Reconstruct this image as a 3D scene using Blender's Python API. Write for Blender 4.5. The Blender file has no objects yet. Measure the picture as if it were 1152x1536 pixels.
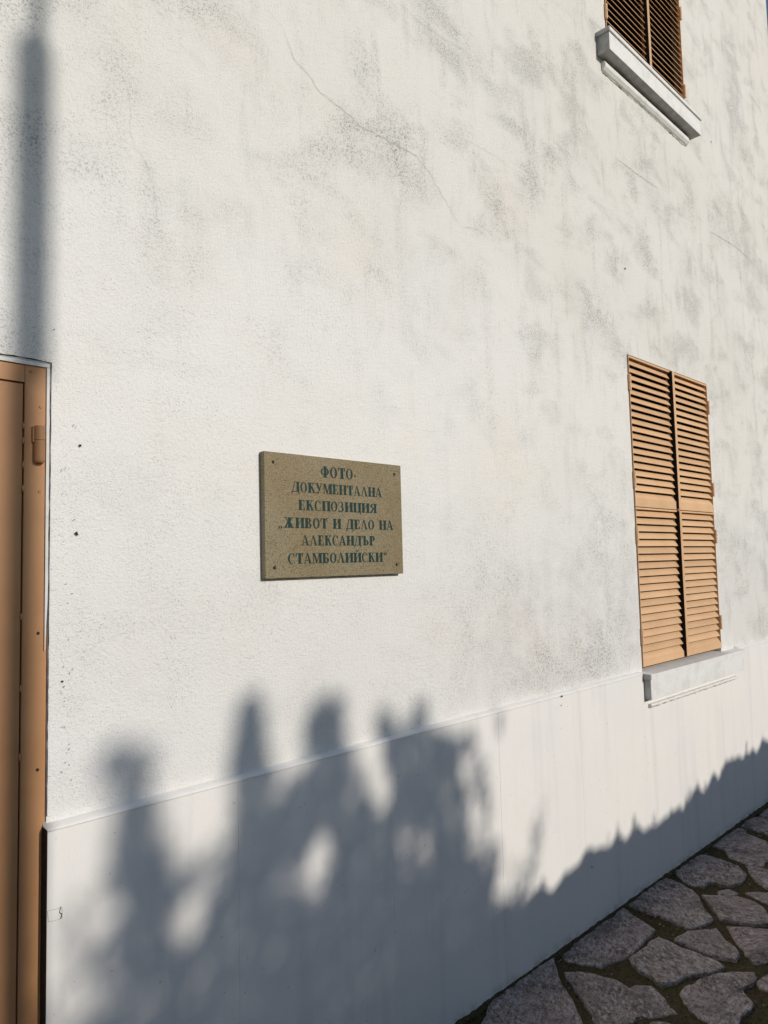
import bpy, bmesh, math, random
from mathutils import Vector, Matrix, noise

R = math.radians
sc = bpy.context.scene
col = sc.collection

# ------------------------------------------------------------------ camera
SUN_EL, SUN_AZ = R(20), R(10)          # elevation; azimuth from the wall's normal towards +x
cam_d = bpy.data.cameras.new('camera')
cam = bpy.data.objects.new('camera', cam_d)
col.objects.link(cam)
fw = Vector((0.69350077, 0.71693661, 0.07112367))
rt = Vector((0.71974634, -0.69381377, -0.02424162))
up = Vector((-0.03196688, -0.06800259, 0.99717289))
m = Matrix((rt, up, -fw)).transposed().to_4x4()
m.translation = Vector((0, -1.74, 1.6))
cam.matrix_world = m
cam_d.sensor_fit = 'VERTICAL'
cam_d.sensor_height = 36
cam_d.sensor_width = 27
cam_d.lens = 36 * 1080 / 1536
cam_d.clip_start = 0.02
cam_d.clip_end = 2000
sc.camera = cam

# ------------------------------------------------------------------ sky and sun
L = Vector((math.sin(SUN_AZ) * math.cos(SUN_EL), -math.cos(SUN_AZ) * math.cos(SUN_EL), math.sin(SUN_EL)))
world = bpy.data.worlds.new('World')
sc.world = world
world.use_nodes = True
wn = world.node_tree.nodes
wl = world.node_tree.links
wn.clear()
sky = wn.new('ShaderNodeTexSky')
sky.sky_type = 'NISHITA'
sky.sun_disc = False
sky.sun_elevation = SUN_EL
sky.sun_rotation = math.atan2(L.x, L.y)
sky.altitude = 500
sky.air_density = 1.0
sky.dust_density = 0.4
sky.ozone_density = 1.2
bg = wn.new('ShaderNodeBackground')
bg.inputs['Strength'].default_value = 0.10
wo = wn.new('ShaderNodeOutputWorld')
wl.new(sky.outputs[0], bg.inputs[0])
wl.new(bg.outputs[0], wo.inputs[0])
sun_d = bpy.data.lights.new('sun', 'SUN')
sun_d.energy = 2.95
sun_d.angle = R(0.62)
sun_d.color = (1.0, 0.94, 0.855)
sun = bpy.data.objects.new('sun', sun_d)
sun.rotation_euler = L.to_track_quat('Z', 'Y').to_euler()
sun.location = (0, -10, 12)
col.objects.link(sun)
sc.view_settings.view_transform = 'Standard'
sc.view_settings.look = 'None'
sc.view_settings.exposure = 0.0
sc.view_settings.gamma = 1.0
sc.view_settings.use_curve_mapping = False

# ------------------------------------------------------------------ helpers
def link(o, parent=None):
    col.objects.link(o)
    if parent is not None:
        o.parent = parent
    return o

def tag(o, label=None, cat=None, group=None, kind=None):
    if label: o['label'] = label
    if cat: o['category'] = cat
    if group: o['group'] = group
    if kind: o['kind'] = kind
    return o

def empty(name, loc=(0, 0, 0)):
    o = bpy.data.objects.new(name, None)
    o.location = loc
    o.empty_display_size = 0.2
    return link(o)

def obj(name, verts, faces, mat, parent=None, loc=(0, 0, 0), smooth=False):
    me = bpy.data.meshes.new(name)
    me.from_pydata([tuple(v) for v in verts], [], faces)
    me.materials.append(mat)
    if smooth:
        me.polygons.foreach_set('use_smooth', [True] * len(me.polygons))
    me.update()
    o = bpy.data.objects.new(name, me)
    o.location = loc
    return link(o, parent)

def bobj(name, bm, mat, parent=None, loc=(0, 0, 0), smooth=False):
    me = bpy.data.meshes.new(name)
    bmesh.ops.recalc_face_normals(bm, faces=bm.faces)
    bm.to_mesh(me)
    bm.free()
    me.materials.append(mat)
    if smooth:
        me.polygons.foreach_set('use_smooth', [True] * len(me.polygons))
    o = bpy.data.objects.new(name, me)
    o.location = loc
    return link(o, parent)

def copy(o, parent, loc):
    c = o.copy()
    c.parent = parent
    c.location = loc
    col.objects.link(c)
    return c

def bm_box(bm, x0, x1, y0, y1, z0, z1, bevel=0.0):
    v = [bm.verts.new(p) for p in ((x0, y0, z0), (x1, y0, z0), (x1, y1, z0), (x0, y1, z0),
                                   (x0, y0, z1), (x1, y0, z1), (x1, y1, z1), (x0, y1, z1))]
    fs = [bm.faces.new([v[i] for i in q]) for q in ((0, 3, 2, 1), (4, 5, 6, 7), (0, 1, 5, 4), (1, 2, 6, 5), (2, 3, 7, 6), (3, 0, 4, 7))]
    if bevel:
        es = list({e for f in fs for e in f.edges})
        bmesh.ops.bevel(bm, geom=es, offset=bevel, segments=2, affect='EDGES', profile=0.5)

def box(name, x0, x1, y0, y1, z0, z1, mat, parent=None, bevel=0.0, loc=(0, 0, 0)):
    bm = bmesh.new()
    bm_box(bm, x0, x1, y0, y1, z0, z1, bevel)
    return bobj(name, bm, mat, parent, loc)

def bm_tube(bm, p0, p1, r0, r1, n=12, caps=True):
    p0, p1 = Vector(p0), Vector(p1)
    q = (p1 - p0).to_track_quat('Z', 'Y')
    a, b = [], []
    for i in range(n):
        t = 2 * math.pi * i / n
        d = q @ Vector((math.cos(t), math.sin(t), 0))
        a.append(bm.verts.new(p0 + d * r0))
        b.append(bm.verts.new(p1 + d * r1))
    for i in range(n):
        j = (i + 1) % n
        bm.faces.new((a[i], a[j], b[j], b[i]))
    if caps:
        bm.faces.new(a[::-1])
        bm.faces.new(b)

# ------------------------------------------------------------------ materials
class NT:
    def __init__(self, name, rough=0.8, spec=0.3):
        self.m = bpy.data.materials.new(name)
        self.m.use_nodes = True
        self.t = self.m.node_tree
        self.b = self.t.nodes['Principled BSDF']
        self.b.inputs['Roughness'].default_value = rough
        self.b.inputs['Specular IOR Level'].default_value = spec
        self.geo = self.n('ShaderNodeNewGeometry')
    def n(self, t, **kw):
        o = self.t.nodes.new(t)
        for k, v in kw.items():
            setattr(o, k, v)
        return o
    def l(self, a, b):
        self.t.links.new(a, b)
    def pos(self, scale=(1, 1, 1)):
        mp = self.n('ShaderNodeMapping')
        mp.inputs['Scale'].default_value = scale
        self.l(self.geo.outputs['Position'], mp.inputs['Vector'])
        return mp.outputs[0]
    def noise(self, scale, detail=4, rough=0.55, vec=None, dist=0.0):
        o = self.n('ShaderNodeTexNoise')
        o.inputs['Scale'].default_value = scale
        o.inputs['Detail'].default_value = detail
        o.inputs['Roughness'].default_value = rough
        o.inputs['Distortion'].default_value = dist
        self.l(vec if vec is not None else self.geo.outputs['Position'], o.inputs['Vector'])
        return o.outputs['Fac']
    def voro(self, scale, feature='F1', vec=None, out='Distance'):
        o = self.n('ShaderNodeTexVoronoi', feature=feature)
        o.inputs['Scale'].default_value = scale
        self.l(vec if vec is not None else self.geo.outputs['Position'], o.inputs['Vector'])
        return o.outputs[out]
    def ramp(self, fac, a, b, lo=0.0, hi=1.0):
        o = self.n('ShaderNodeMapRange', interpolation_type='SMOOTHSTEP')
        o.inputs['From Min'].default_value = a
        o.inputs['From Max'].default_value = b
        o.inputs['To Min'].default_value = lo
        o.inputs['To Max'].default_value = hi
        self.l(fac, o.inputs['Value'])
        return o.outputs[0]
    def math(self, op, a, b=None):
        o = self.n('ShaderNodeMath', operation=op)
        for i, v in enumerate((a, b)):
            if v is None: continue
            if isinstance(v, (int, float)): o.inputs[i].default_value = v
            else: self.l(v, o.inputs[i])
        return o.outputs[0]
    def mix(self, fac, a, b, blend='MIX'):
        o = self.n('ShaderNodeMix', data_type='RGBA', blend_type=blend)
        if isinstance(fac, (int, float)): o.inputs[0].default_value = fac
        else: self.l(fac, o.inputs[0])
        for i, v in ((6, a), (7, b)):
            if isinstance(v, tuple): o.inputs[i].default_value = (*v, 1)
            else: self.l(v, o.inputs[i])
        return o.outputs[2]
    def attr(self, name):
        o = self.n('ShaderNodeAttribute', attribute_name=name)
        return o.outputs['Fac']
    def objrand(self):
        return self.n('ShaderNodeObjectInfo').outputs['Random']
    def color(self, c):
        if isinstance(c, tuple): self.b.inputs['Base Color'].default_value = (*c, 1)
        else: self.l(c, self.b.inputs['Base Color'])
    def bump(self, *hs):
        prev = None
        for h, strength, dist in hs:
            o = self.n('ShaderNodeBump')
            o.inputs['Strength'].default_value = strength
            o.inputs['Distance'].default_value = dist
            self.l(h, o.inputs['Height'])
            if prev is not None: self.l(prev, o.inputs['Normal'])
            prev = o.outputs[0]
        self.l(prev, self.b.inputs['Normal'])

def mat_stucco():
    t = NT('stucco', 0.92, 0.15)
    big = t.noise(1.1, 3, 0.5)
    c = t.mix(t.ramp(big, 0.35, 0.65), (0.76, 0.74, 0.705), (0.785, 0.775, 0.76))
    warm = t.noise(2.3, 3, 0.5, t.pos((1, 1, 1.2)))
    c = t.mix(t.ramp(warm, 0.5, 0.72, 0, 0.5), c, (0.79, 0.725, 0.66))
    c = t.mix(t.math('MULTIPLY', t.attr('wear'), 0.55), c, (0.685, 0.655, 0.60))
    # weathering: traced stains (attribute) broken up by noise, held in the pits of the render
    patch = t.noise(4.2, 5, 0.6, t.pos((0.75, 1, 1.15)), 0.3)
    dirt = t.attr('dirt')
    wear = t.attr('wear')
    stain = t.math('MULTIPLY', t.ramp(t.noise(8, 6, 0.75), 0.30, 0.66), t.math('MULTIPLY', dirt, 0.85))
    film = t.math('MULTIPLY', t.ramp(patch, 0.46, 0.70), wear)
    vert = t.noise(6.5, 5, 0.65, t.pos((1.5, 1, 0.33)), 0.2)
    film2 = t.math('MULTIPLY', t.ramp(vert, 0.50, 0.72), t.math('MULTIPLY', wear, 0.75))
    mask = t.math('MINIMUM', t.math('ADD', t.math('ADD', stain, film), film2), 1.0)
    grain = t.noise(230, 2, 0.6)
    grain2 = t.noise(95, 3, 0.7)
    pits = t.math('MULTIPLY', t.ramp(grain, 0.46, 0.62), t.ramp(grain2, 0.34, 0.58))
    c = t.mix(t.math('MULTIPLY', mask, 0.22), c, (0.40, 0.395, 0.37))
    c = t.mix(t.math('MULTIPLY', t.math('MULTIPLY', mask, pits), 0.9), c, (0.19, 0.19, 0.178))
    # sparse dark pits everywhere
    sp = t.math('MULTIPLY', t.ramp(grain, 0.60, 0.70), t.ramp(t.noise(9, 4, 0.6), 0.40, 0.65))
    c = t.mix(t.math('MULTIPLY', sp, 0.7), c, (0.33, 0.32, 0.29))
    t.color(c)
    t.bump((t.noise(3.5, 3), 0.35, 0.02), (grain2, 0.6, 0.005), (grain, 0.8, 0.003))
    return t.m

def mat_plinth():
    t = NT('plinth_paint', 0.75, 0.25)
    c = t.mix(t.ramp(t.noise(2.0, 3), 0.35, 0.65), (0.775, 0.75, 0.715), (0.80, 0.765, 0.72))
    streak = t.noise(14, 4, 0.6, t.pos((1, 1, 0.06)))
    c = t.mix(t.ramp(streak, 0.48, 0.72, 0, 0.5), c, (0.66, 0.645, 0.62))
    low = t.n('ShaderNodeSeparateXYZ')
    t.l(t.geo.outputs['Position'], low.inputs[0])
    splash = t.math('MULTIPLY', t.ramp(low.outputs['Z'], 0.07, 0.02), t.ramp(t.noise(16, 5, 0.7), 0.4, 0.65))
    c = t.mix(t.math('MULTIPLY', splash, 0.5), c, (0.16, 0.15, 0.13))
    spk = t.ramp(t.noise(60, 2), 0.72, 0.78)
    c = t.mix(t.math('MULTIPLY', spk, 0.5), c, (0.3, 0.29, 0.27))
    t.color(c)
    t.bump((t.noise(5, 3), 0.3, 0.015), (t.noise(120, 3, 0.6), 0.25, 0.002))
    return t.m

def mat_sill():
    t = NT('sill_paint', 0.7, 0.3)
    c = t.mix(t.ramp(t.noise(12, 5, 0.65), 0.4, 0.7), (0.76, 0.745, 0.72), (0.66, 0.65, 0.62))
    c = t.mix(t.math('MULTIPLY', t.ramp(t.noise(45, 4, 0.7), 0.60, 0.72), 0.5), c, (0.30, 0.30, 0.27))
    t.color(c)
    t.bump((t.noise(60, 4), 0.4, 0.003),)
    return t.m

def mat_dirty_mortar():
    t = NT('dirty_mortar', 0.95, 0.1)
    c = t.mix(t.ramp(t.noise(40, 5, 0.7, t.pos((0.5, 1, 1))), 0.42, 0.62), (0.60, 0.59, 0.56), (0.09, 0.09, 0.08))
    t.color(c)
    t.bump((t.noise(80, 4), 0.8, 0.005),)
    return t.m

def mat_paint(name, base, dark, rough=0.45):
    t = NT(name, rough, 0.4)
    c = t.mix(t.ramp(t.noise(6, 4, 0.6), 0.35, 0.7), base, dark)
    streak = t.noise(30, 3, 0.6, t.pos((1, 1, 0.08)))
    c = t.mix(t.ramp(streak, 0.55, 0.8, 0, 0.3), c, tuple(v * 0.75 for v in dark))
    h = t.n('ShaderNodeHueSaturation')
    t.l(c, h.inputs['Color'])
    t.l(t.ramp(t.objrand(), 0, 1, 0.93, 1.06), h.inputs['Value'])
    t.color(h.outputs[0])
    t.bump((t.noise(70, 3), 0.12, 0.002),)
    return t.m

def mat_flat(name, c, rough=0.7, var=0.25, scale=20, spec=0.3, metal=0.0):
    t = NT(name, rough, spec)
    t.color(t.mix(t.ramp(t.noise(scale, 4, 0.6), 0.35, 0.7), c, tuple(v * (1 - var) for v in c)))
    t.b.inputs['Metallic'].default_value = metal
    t.bump((t.noise(scale * 4, 3), 0.15, 0.002),)
    return t.m

def mat_sign():
    t = NT('sign_face', 0.42, 0.45)
    c = t.mix(t.ramp(t.noise(3.5, 3), 0.35, 0.65), (0.225, 0.165, 0.075), (0.25, 0.20, 0.115))
    fine = t.noise(240, 3, 0.75)
    c = t.mix(t.ramp(fine, 0.46, 0.62, 0, 0.75), c, (0.10, 0.075, 0.035))
    c = t.mix(t.ramp(t.noise(210, 2, 0.7), 0.54, 0.66, 0, 0.4), c, (0.40, 0.34, 0.24))
    dash = t.noise(60, 3, 0.6, t.pos((2.2, 1, 6)))
    c = t.mix(t.math('MULTIPLY', t.ramp(dash, 0.62, 0.67), 0.95), c, (0.035, 0.026, 0.015))
    t.color(c)
    t.bump((fine, 0.3, 0.001), (dash, 0.3, 0.001))
    return t.m

def mat_stone():
    t = NT('paving_stone', 0.9, 0.25)
    oi = t.n('ShaderNodeObjectInfo')
    a = t.mix(t.ramp(oi.outputs['Random'], 0.0, 1.0), (0.60, 0.43, 0.36), (0.50, 0.39, 0.325))
    lay = t.noise(22, 7, 0.78, t.pos((1, 0.55, 1)), 1.2)
    c = t.mix(t.ramp(lay, 0.44, 0.58), a, (0.66, 0.52, 0.475))
    c = t.mix(t.ramp(t.noise(7, 5, 0.7), 0.46, 0.66, 0, 0.8), c, (0.23, 0.18, 0.15))
    gr = t.noise(120, 4, 0.8)
    c = t.mix(t.ramp(gr, 0.49, 0.60, 0, 0.65), c, (0.13, 0.10, 0.085))
    vr = t.n('ShaderNodeVectorRotate', rotation_type='Z_AXIS')
    t.l(t.geo.outputs['Position'], vr.inputs['Vector'])
    t.l(t.ramp(oi.outputs['Random'], 0, 1, -1.5, 1.2), vr.inputs['Angle'])
    mp = t.n('ShaderNodeMapping')
    mp.inputs['Scale'].default_value = (1, 0.5, 1)
    t.l(vr.outputs[0], mp.inputs['Vector'])
    flk = t.noise(70, 4, 0.75, mp.outputs[0], 0.4)
    fl = t.math('MULTIPLY', t.ramp(flk, 0.51, 0.59), t.ramp(t.noise(6, 4, 0.7), 0.36, 0.52))
    c = t.mix(t.math('MULTIPLY', fl, 0.85), c, (0.80, 0.70, 0.65))
    c = t.mix(t.ramp(flk, 0.45, 0.37, 0, 0.7), c, (0.11, 0.09, 0.08))
    t.color(c)
    t.bump((t.noise(9, 6, 0.75, None, 0.8), 1.0, 0.03), (lay, 1.0, 0.014), (flk, 0.9, 0.008), (gr, 1.0, 0.006))
    return t.m

def mat_moss():
    t = NT('mossy_joint', 0.97, 0.1)
    c = t.mix(t.ramp(t.noise(11, 5, 0.65), 0.35, 0.65), (0.125, 0.088, 0.048), (0.11, 0.095, 0.036))
    c = t.mix(t.ramp(t.noise(55, 6, 0.75), 0.50, 0.66, 0, 0.9), c, (0.26, 0.20, 0.12))
    c = t.mix(t.ramp(t.noise(110, 4, 0.75), 0.50, 0.62, 0, 0.9), c, (0.014, 0.011, 0.008))
    t.color(c)
    t.bump((t.noise(30, 6, 0.75), 1.0, 0.02), (t.noise(130, 4, 0.7), 1.0, 0.007))
    return t.m

def mat_leaf(name, a, b):
    t = NT(name, 0.6, 0.3)
    t.color(t.mix(t.ramp(t.noise(5, 3), 0.35, 0.65), a, b))
    return t.m

def mat_glass():
    t = NT('window_glass', 0.06, 0.5)
    t.color(t.mix(t.noise(3, 2), (0.02, 0.022, 0.024), (0.03, 0.032, 0.034)))
    t.b.inputs['Transmission Weight'].default_value = 0.6
    return t.m

M = dict(stucco=mat_stucco(), plinth=mat_plinth(), sill=mat_sill(), mortar=mat_dirty_mortar(),
         shutter=mat_paint('shutter_paint', (0.68, 0.425, 0.235), (0.63, 0.385, 0.205), 0.6),
         door=mat_paint('door_paint', (0.50, 0.25, 0.11), (0.455, 0.22, 0.092), 0.55),
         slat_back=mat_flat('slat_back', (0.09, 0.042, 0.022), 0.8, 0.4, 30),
         sign=mat_sign(), sign_edge=mat_flat('sign_edge', (0.13, 0.085, 0.035), 0.7, 0.5, 50),
         ink=mat_flat('sign_ink', (0.004, 0.034, 0.030), 0.6, 0.3, 150),
         rust=mat_flat('rusty_screw', (0.045, 0.028, 0.018), 0.6, 0.4, 200),
         crack=mat_flat('crack', (0.36, 0.35, 0.32), 1.0, 0.5, 90, 0.0),
         chip=mat_flat('chip', (0.06, 0.05, 0.04), 1.0, 0.5, 90, 0.0),
         end_black=mat_flat('end_black_strip', (0.022, 0.014, 0.011), 0.8, 0.5, 30, 0.2),
         stone=mat_stone(), moss=mat_moss(), glass=mat_glass(),
         frame=mat_flat('window_frame_paint', (0.10, 0.05, 0.025), 0.6),
         roof=mat_flat('roof_tile', (0.30, 0.11, 0.065), 0.85, 0.4, 6),
         soil=mat_flat('lawn', (0.06, 0.075, 0.028), 0.95, 0.5, 2.5, 0.1),
         leafA=mat_leaf('shrub_leaf', (0.045, 0.075, 0.022), (0.08, 0.11, 0.035)),
         leafB=mat_leaf('hedge_leaf', (0.035, 0.065, 0.025), (0.06, 0.095, 0.03)),
         sill_shade=mat_flat('sill_shade_grey', (0.47, 0.46, 0.44), 0.9, 0.3, 18, 0.1),
         near_black=mat_flat('near_black_strip', (0.012, 0.008, 0.007), 0.8, 0.3, 30, 0.2),
         bark=mat_flat('bark', (0.10, 0.075, 0.055), 0.95, 0.5, 25, 0.1),
         steel=mat_flat('grey_steel', (0.28, 0.29, 0.29), 0.5, 0.2, 10, 0.5, 0.3),
         lamp=mat_flat('lamp_glass', (0.7, 0.7, 0.66), 0.3, 0.1, 10))

# paving stones in view, outlines on the ground (metres)
STONES = [[[2.555,-0.017],[2.476,-0.081],[2.414,-0.136],[2.357,-0.205],[2.288,-0.279],[2.243,-0.33],[2.164,-0.414],[1.906,-0.364],[1.796,-0.166],[1.976,-0.097],[2.032,-0.078],[2.084,-0.052],[2.138,-0.035],[2.262,-0.023],[2.411,-0.012]],
[[2.574,-0.046],[2.717,-0.033],[2.903,-0.029],[2.983,-0.045],[3.09,-0.034],[3.052,-0.119],[3.006,-0.224],[2.891,-0.226],[2.757,-0.237],[2.674,-0.212],[2.619,-0.199],[2.61,-0.174],[2.573,-0.134],[2.555,-0.082]],
[[2.484,-0.112],[2.526,-0.148],[2.55,-0.228],[2.569,-0.275],[2.55,-0.344],[2.586,-0.348],[2.622,-0.393],[2.597,-0.433],[2.56,-0.482],[2.525,-0.53],[2.467,-0.505],[2.422,-0.452],[2.38,-0.442],[2.328,-0.41],[2.257,-0.39],[2.28,-0.359],[2.33,-0.309],[2.388,-0.238],[2.438,-0.161]],
[[2.739,-0.249],[2.837,-0.259],[2.9,-0.252],[2.956,-0.264],[2.959,-0.306],[2.946,-0.366],[2.945,-0.437],[2.939,-0.507],[2.922,-0.541],[2.883,-0.529],[2.822,-0.493],[2.765,-0.467],[2.703,-0.45],[2.659,-0.42],[2.664,-0.396],[2.685,-0.362],[2.682,-0.323],[2.703,-0.28]],
[[3.14,-0.018],[3.291,-0.017],[3.427,-0.018],[3.516,-0.03],[3.516,-0.091],[3.484,-0.164],[3.443,-0.222],[3.397,-0.251],[3.354,-0.28],[3.307,-0.323],[3.263,-0.364],[3.218,-0.359],[3.153,-0.34],[3.112,-0.329],[3.127,-0.27],[3.149,-0.224],[3.152,-0.174],[3.139,-0.124],[3.142,-0.072]],
[[3.452,-0.244],[3.488,-0.293],[3.544,-0.364],[3.546,-0.439],[3.514,-0.487],[3.443,-0.528],[3.394,-0.559],[3.358,-0.521],[3.323,-0.456],[3.287,-0.39],[3.35,-0.341],[3.406,-0.289]],
[[2.994,-0.318],[3.086,-0.33],[3.142,-0.368],[3.193,-0.408],[3.157,-0.44],[3.122,-0.471],[3.1,-0.513],[3.052,-0.55],[3.005,-0.554],[2.994,-0.519],[2.976,-0.47],[2.98,-0.411],[2.984,-0.349]],
[[3.247,-0.43],[3.278,-0.472],[3.307,-0.521],[3.332,-0.565],[3.345,-0.605],[3.142,-0.669],[3.085,-0.646],[3.034,-0.614],[3.061,-0.583],[3.127,-0.526],[3.19,-0.475]],
[[2.649,-0.493],[2.689,-0.489],[2.729,-0.505],[2.8,-0.518],[2.854,-0.54],[2.901,-0.576],[2.938,-0.615],[2.961,-0.639],[2.926,-0.658],[2.875,-0.658],[2.808,-0.641],[2.786,-0.669],[2.758,-0.702],[2.714,-0.704],[2.671,-0.695],[2.635,-0.703],[2.596,-0.698],[2.558,-0.679],[2.544,-0.642],[2.556,-0.598],[2.575,-0.559],[2.611,-0.523]],
[[2.904,-0.668],[2.953,-0.672],[2.992,-0.685],[2.977,-0.725],[2.88,-0.755],[2.877,-0.713],[2.877,-0.687]],
[[3.632,-0.025],[3.738,-0.027],[3.874,-0.025],[3.938,-0.055],[3.928,-0.115],[3.923,-0.185],[3.905,-0.238],[3.84,-0.296],[3.743,-0.315],[3.664,-0.294],[3.637,-0.254],[3.656,-0.221],[3.639,-0.203],[3.571,-0.204],[3.536,-0.167],[3.539,-0.127],[3.587,-0.08]],
[[4.094,-0.043],[4.264,-0.036],[4.333,-0.046],[4.375,-0.104],[4.363,-0.166],[4.317,-0.245],[4.291,-0.286],[4.141,-0.321],[4.073,-0.323],[3.973,-0.324],[3.962,-0.276],[3.977,-0.218],[3.992,-0.159],[4.086,-0.103]],
[[3.938,-0.262],[3.959,-0.297],[3.971,-0.357],[3.968,-0.401],[3.779,-0.46],[3.745,-0.424],[3.78,-0.376],[3.852,-0.321]],
[[4.473,-0.051],[4.643,-0.048],[4.7,-0.066],[4.707,-0.118],[4.678,-0.17],[4.447,-0.243],[4.45,-0.202],[4.468,-0.13],[4.465,-0.08]],
[[4.751,-0.057],[4.888,-0.059],[5.013,-0.064],[4.88,-0.137],[4.743,-0.142],[4.743,-0.09]],
[[3.631,-0.373],[3.676,-0.411],[3.706,-0.444],[3.72,-0.479],[3.58,-0.523],[3.586,-0.483],[3.602,-0.442],[3.612,-0.403]],
[[3.55,-0.275],[3.612,-0.301],[3.596,-0.346],[3.554,-0.341],[3.523,-0.298]],
[[4.347,-0.034],[4.446,-0.027],[4.456,-0.061],[4.422,-0.095],[4.366,-0.078]],
[[2.413,-0.494],[2.444,-0.52],[2.456,-0.55],[2.418,-0.577],[2.359,-0.515]]]

# ------------------------------------------------------------------ ground
GZ = 0.018                                   # top of the paving
obj('ground', [(-400, -400, -0.03), (400, -400, -0.03), (400, 400, -0.03), (-400, 400, -0.03)], [(0, 1, 2, 3)], M['soil'])['kind'] = 'structure'

def path_sheet():
    bm = bmesh.new()
    xs = [-5 + 0.05 * i for i in range(261)]
    ys = [-2.35 + 0.05 * i for i in range(48)]
    rows = []
    for y in ys:
        rows.append([bm.verts.new((x, y, GZ - 0.011 + 0.012 * noise.noise((x * 7, y * 7, 0)) )) for x in xs])
    for j in range(len(ys) - 1):
        for i in range(len(xs) - 1):
            bm.faces.new((rows[j][i], rows[j][i + 1], rows[j + 1][i + 1], rows[j + 1][i]))
    o = bobj('path', bm, M['moss'], smooth=True)
    o['kind'] = 'structure'
    return o
path = path_sheet()

def pt_in(p, poly):
    x, y = p
    c = False
    n = len(poly)
    for i in range(n):
        x0, y0 = poly[i]
        x1, y1 = poly[i - 1]
        if (y0 > y) != (y1 > y) and x < (x1 - x0) * (y - y0) / (y1 - y0) + x0:
            c = not c
    return c

def rough_poly(poly, rnd, sub, amp):
    out = []
    n = len(poly)
    for i in range(n):
        a, b = Vector(poly[i]), Vector(poly[(i + 1) % n])
        out.append(a)
        d = b - a
        k = max(0, int(d.length / sub))
        nrm = Vector((-d.y, d.x)).normalized() if d.length else Vector((0, 0))
        for q in range(1, k + 1):
            out.append(a + d * q / (k + 1) + nrm * rnd.uniform(-amp, amp))
    return out

def stone(poly, rnd, sub=0.05, amp=0.006):
    poly = rough_poly(poly, rnd, sub, amp)
    area = sum(poly[i - 1].x * poly[i].y - poly[i].x * poly[i - 1].y for i in range(len(poly)))
    if area < 0: poly = poly[::-1]
    cx = sum(p.x for p in poly) / len(poly)
    cy = sum(p.y for p in poly) / len(poly)
    c = Vector((cx, cy))
    tx, ty = rnd.uniform(-0.012, 0.012), rnd.uniform(-0.012, 0.012)
    top = GZ + rnd.uniform(-0.003, 0.006)
    n = len(poly)
    V, F = [], []
    def ring(inset, z, jit=0.0):
        for p in poly:
            d = p - c
            q = c + d * (1 - inset / max(d.length, 0.02))
            zz = z + tx * d.x + ty * d.y + rnd.uniform(-jit, jit)
            V.append((q.x - cx, q.y - cy, zz))
    ring(-0.006, GZ - 0.05)
    ring(-0.005, top - 0.005, 0.003)
    ring(-0.001, top - 0.0008, 0.002)
    ring(0.018, top + 0.001, 0.0025)
    for k in range(3):
        for i in range(n):
            j = (i + 1) % n
            F.append((k * n + i, k * n + j, (k + 1) * n + j, (k + 1) * n + i))
    F.append(tuple(3 * n + i for i in range(n)))
    o = obj('paving_stone', V, F, M['stone'], path, (cx, cy, 0), smooth=False)
    return o

rnd = random.Random(4)
for P in STONES:
    stone(P, rnd, 0.035, 0.005)

# the rest of the path: crazy paving grown round the stones in view
def clip(poly, a, b):
    # keep the side nearer to a than b, less half a joint
    mx, my = (a[0] + b[0]) / 2, (a[1] + b[1]) / 2
    dx, dy = b[0] - a[0], b[1] - a[1]
    l = math.hypot(dx, dy)
    if l < 1e-6: return poly
    dx, dy = dx / l, dy / l
    off = mx * dx + my * dy - 0.018
    out = []
    n = len(poly)
    for i in range(n):
        p, q = poly[i], poly[(i + 1) % n]
        sp, sq = p[0] * dx + p[1] * dy - off, q[0] * dx + q[1] * dy - off
        if sp <= 0: out.append(p)
        if (sp < 0) != (sq < 0) and sp != sq:
            t = sp / (sp - sq)
            out.append((p[0] + (q[0] - p[0]) * t, p[1] + (q[1] - p[1]) * t))
    return out

block = []
for P in STONES:
    xs = [p[0] for p in P]; ys = [p[1] for p in P]
    y = min(ys)
    while y <= max(ys):
        x = min(xs)
        while x <= max(xs):
            if pt_in((x, y), P): block.append((x, y))
            x += 0.045
        y += 0.045
    block += [tuple(p) for p in P]
def near_block(p, d):
    return any(abs(b[0] - p[0]) < d and abs(b[1] - p[1]) < d for b in block)
hull = [(1.9, 0.05), (2.66, -0.80), (5.1, 0.05)]
seeds = []
tries = 0
while tries < 12000:
    tries += 1
    p = (rnd.uniform(-2.6, 7.9), rnd.uniform(-2.3, -0.03))
    if pt_in(p, hull) or near_block(p, 0.13): continue
    if all((p[0] - s[0]) ** 2 + (p[1] - s[1]) ** 2 > 0.27 ** 2 for s in seeds):
        seeds.append(p)
pts = seeds + block
for s in seeds:
    poly = [(s[0] - .45, max(s[1] - .45, -2.33)), (s[0] + .45, max(s[1] - .45, -2.33)), (s[0] + .45, min(s[1] + .45, -0.04)), (s[0] - .45, min(s[1] + .45, -0.04))]
    for q in pts:
        if q is s or abs(q[0] - s[0]) > 1.1 or abs(q[1] - s[1]) > 1.1: continue
        poly = clip(poly, s, q)
        if len(poly) < 3: break
    if len(poly) >= 3:
        stone(poly, rnd, 0.12, 0.012)

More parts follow.
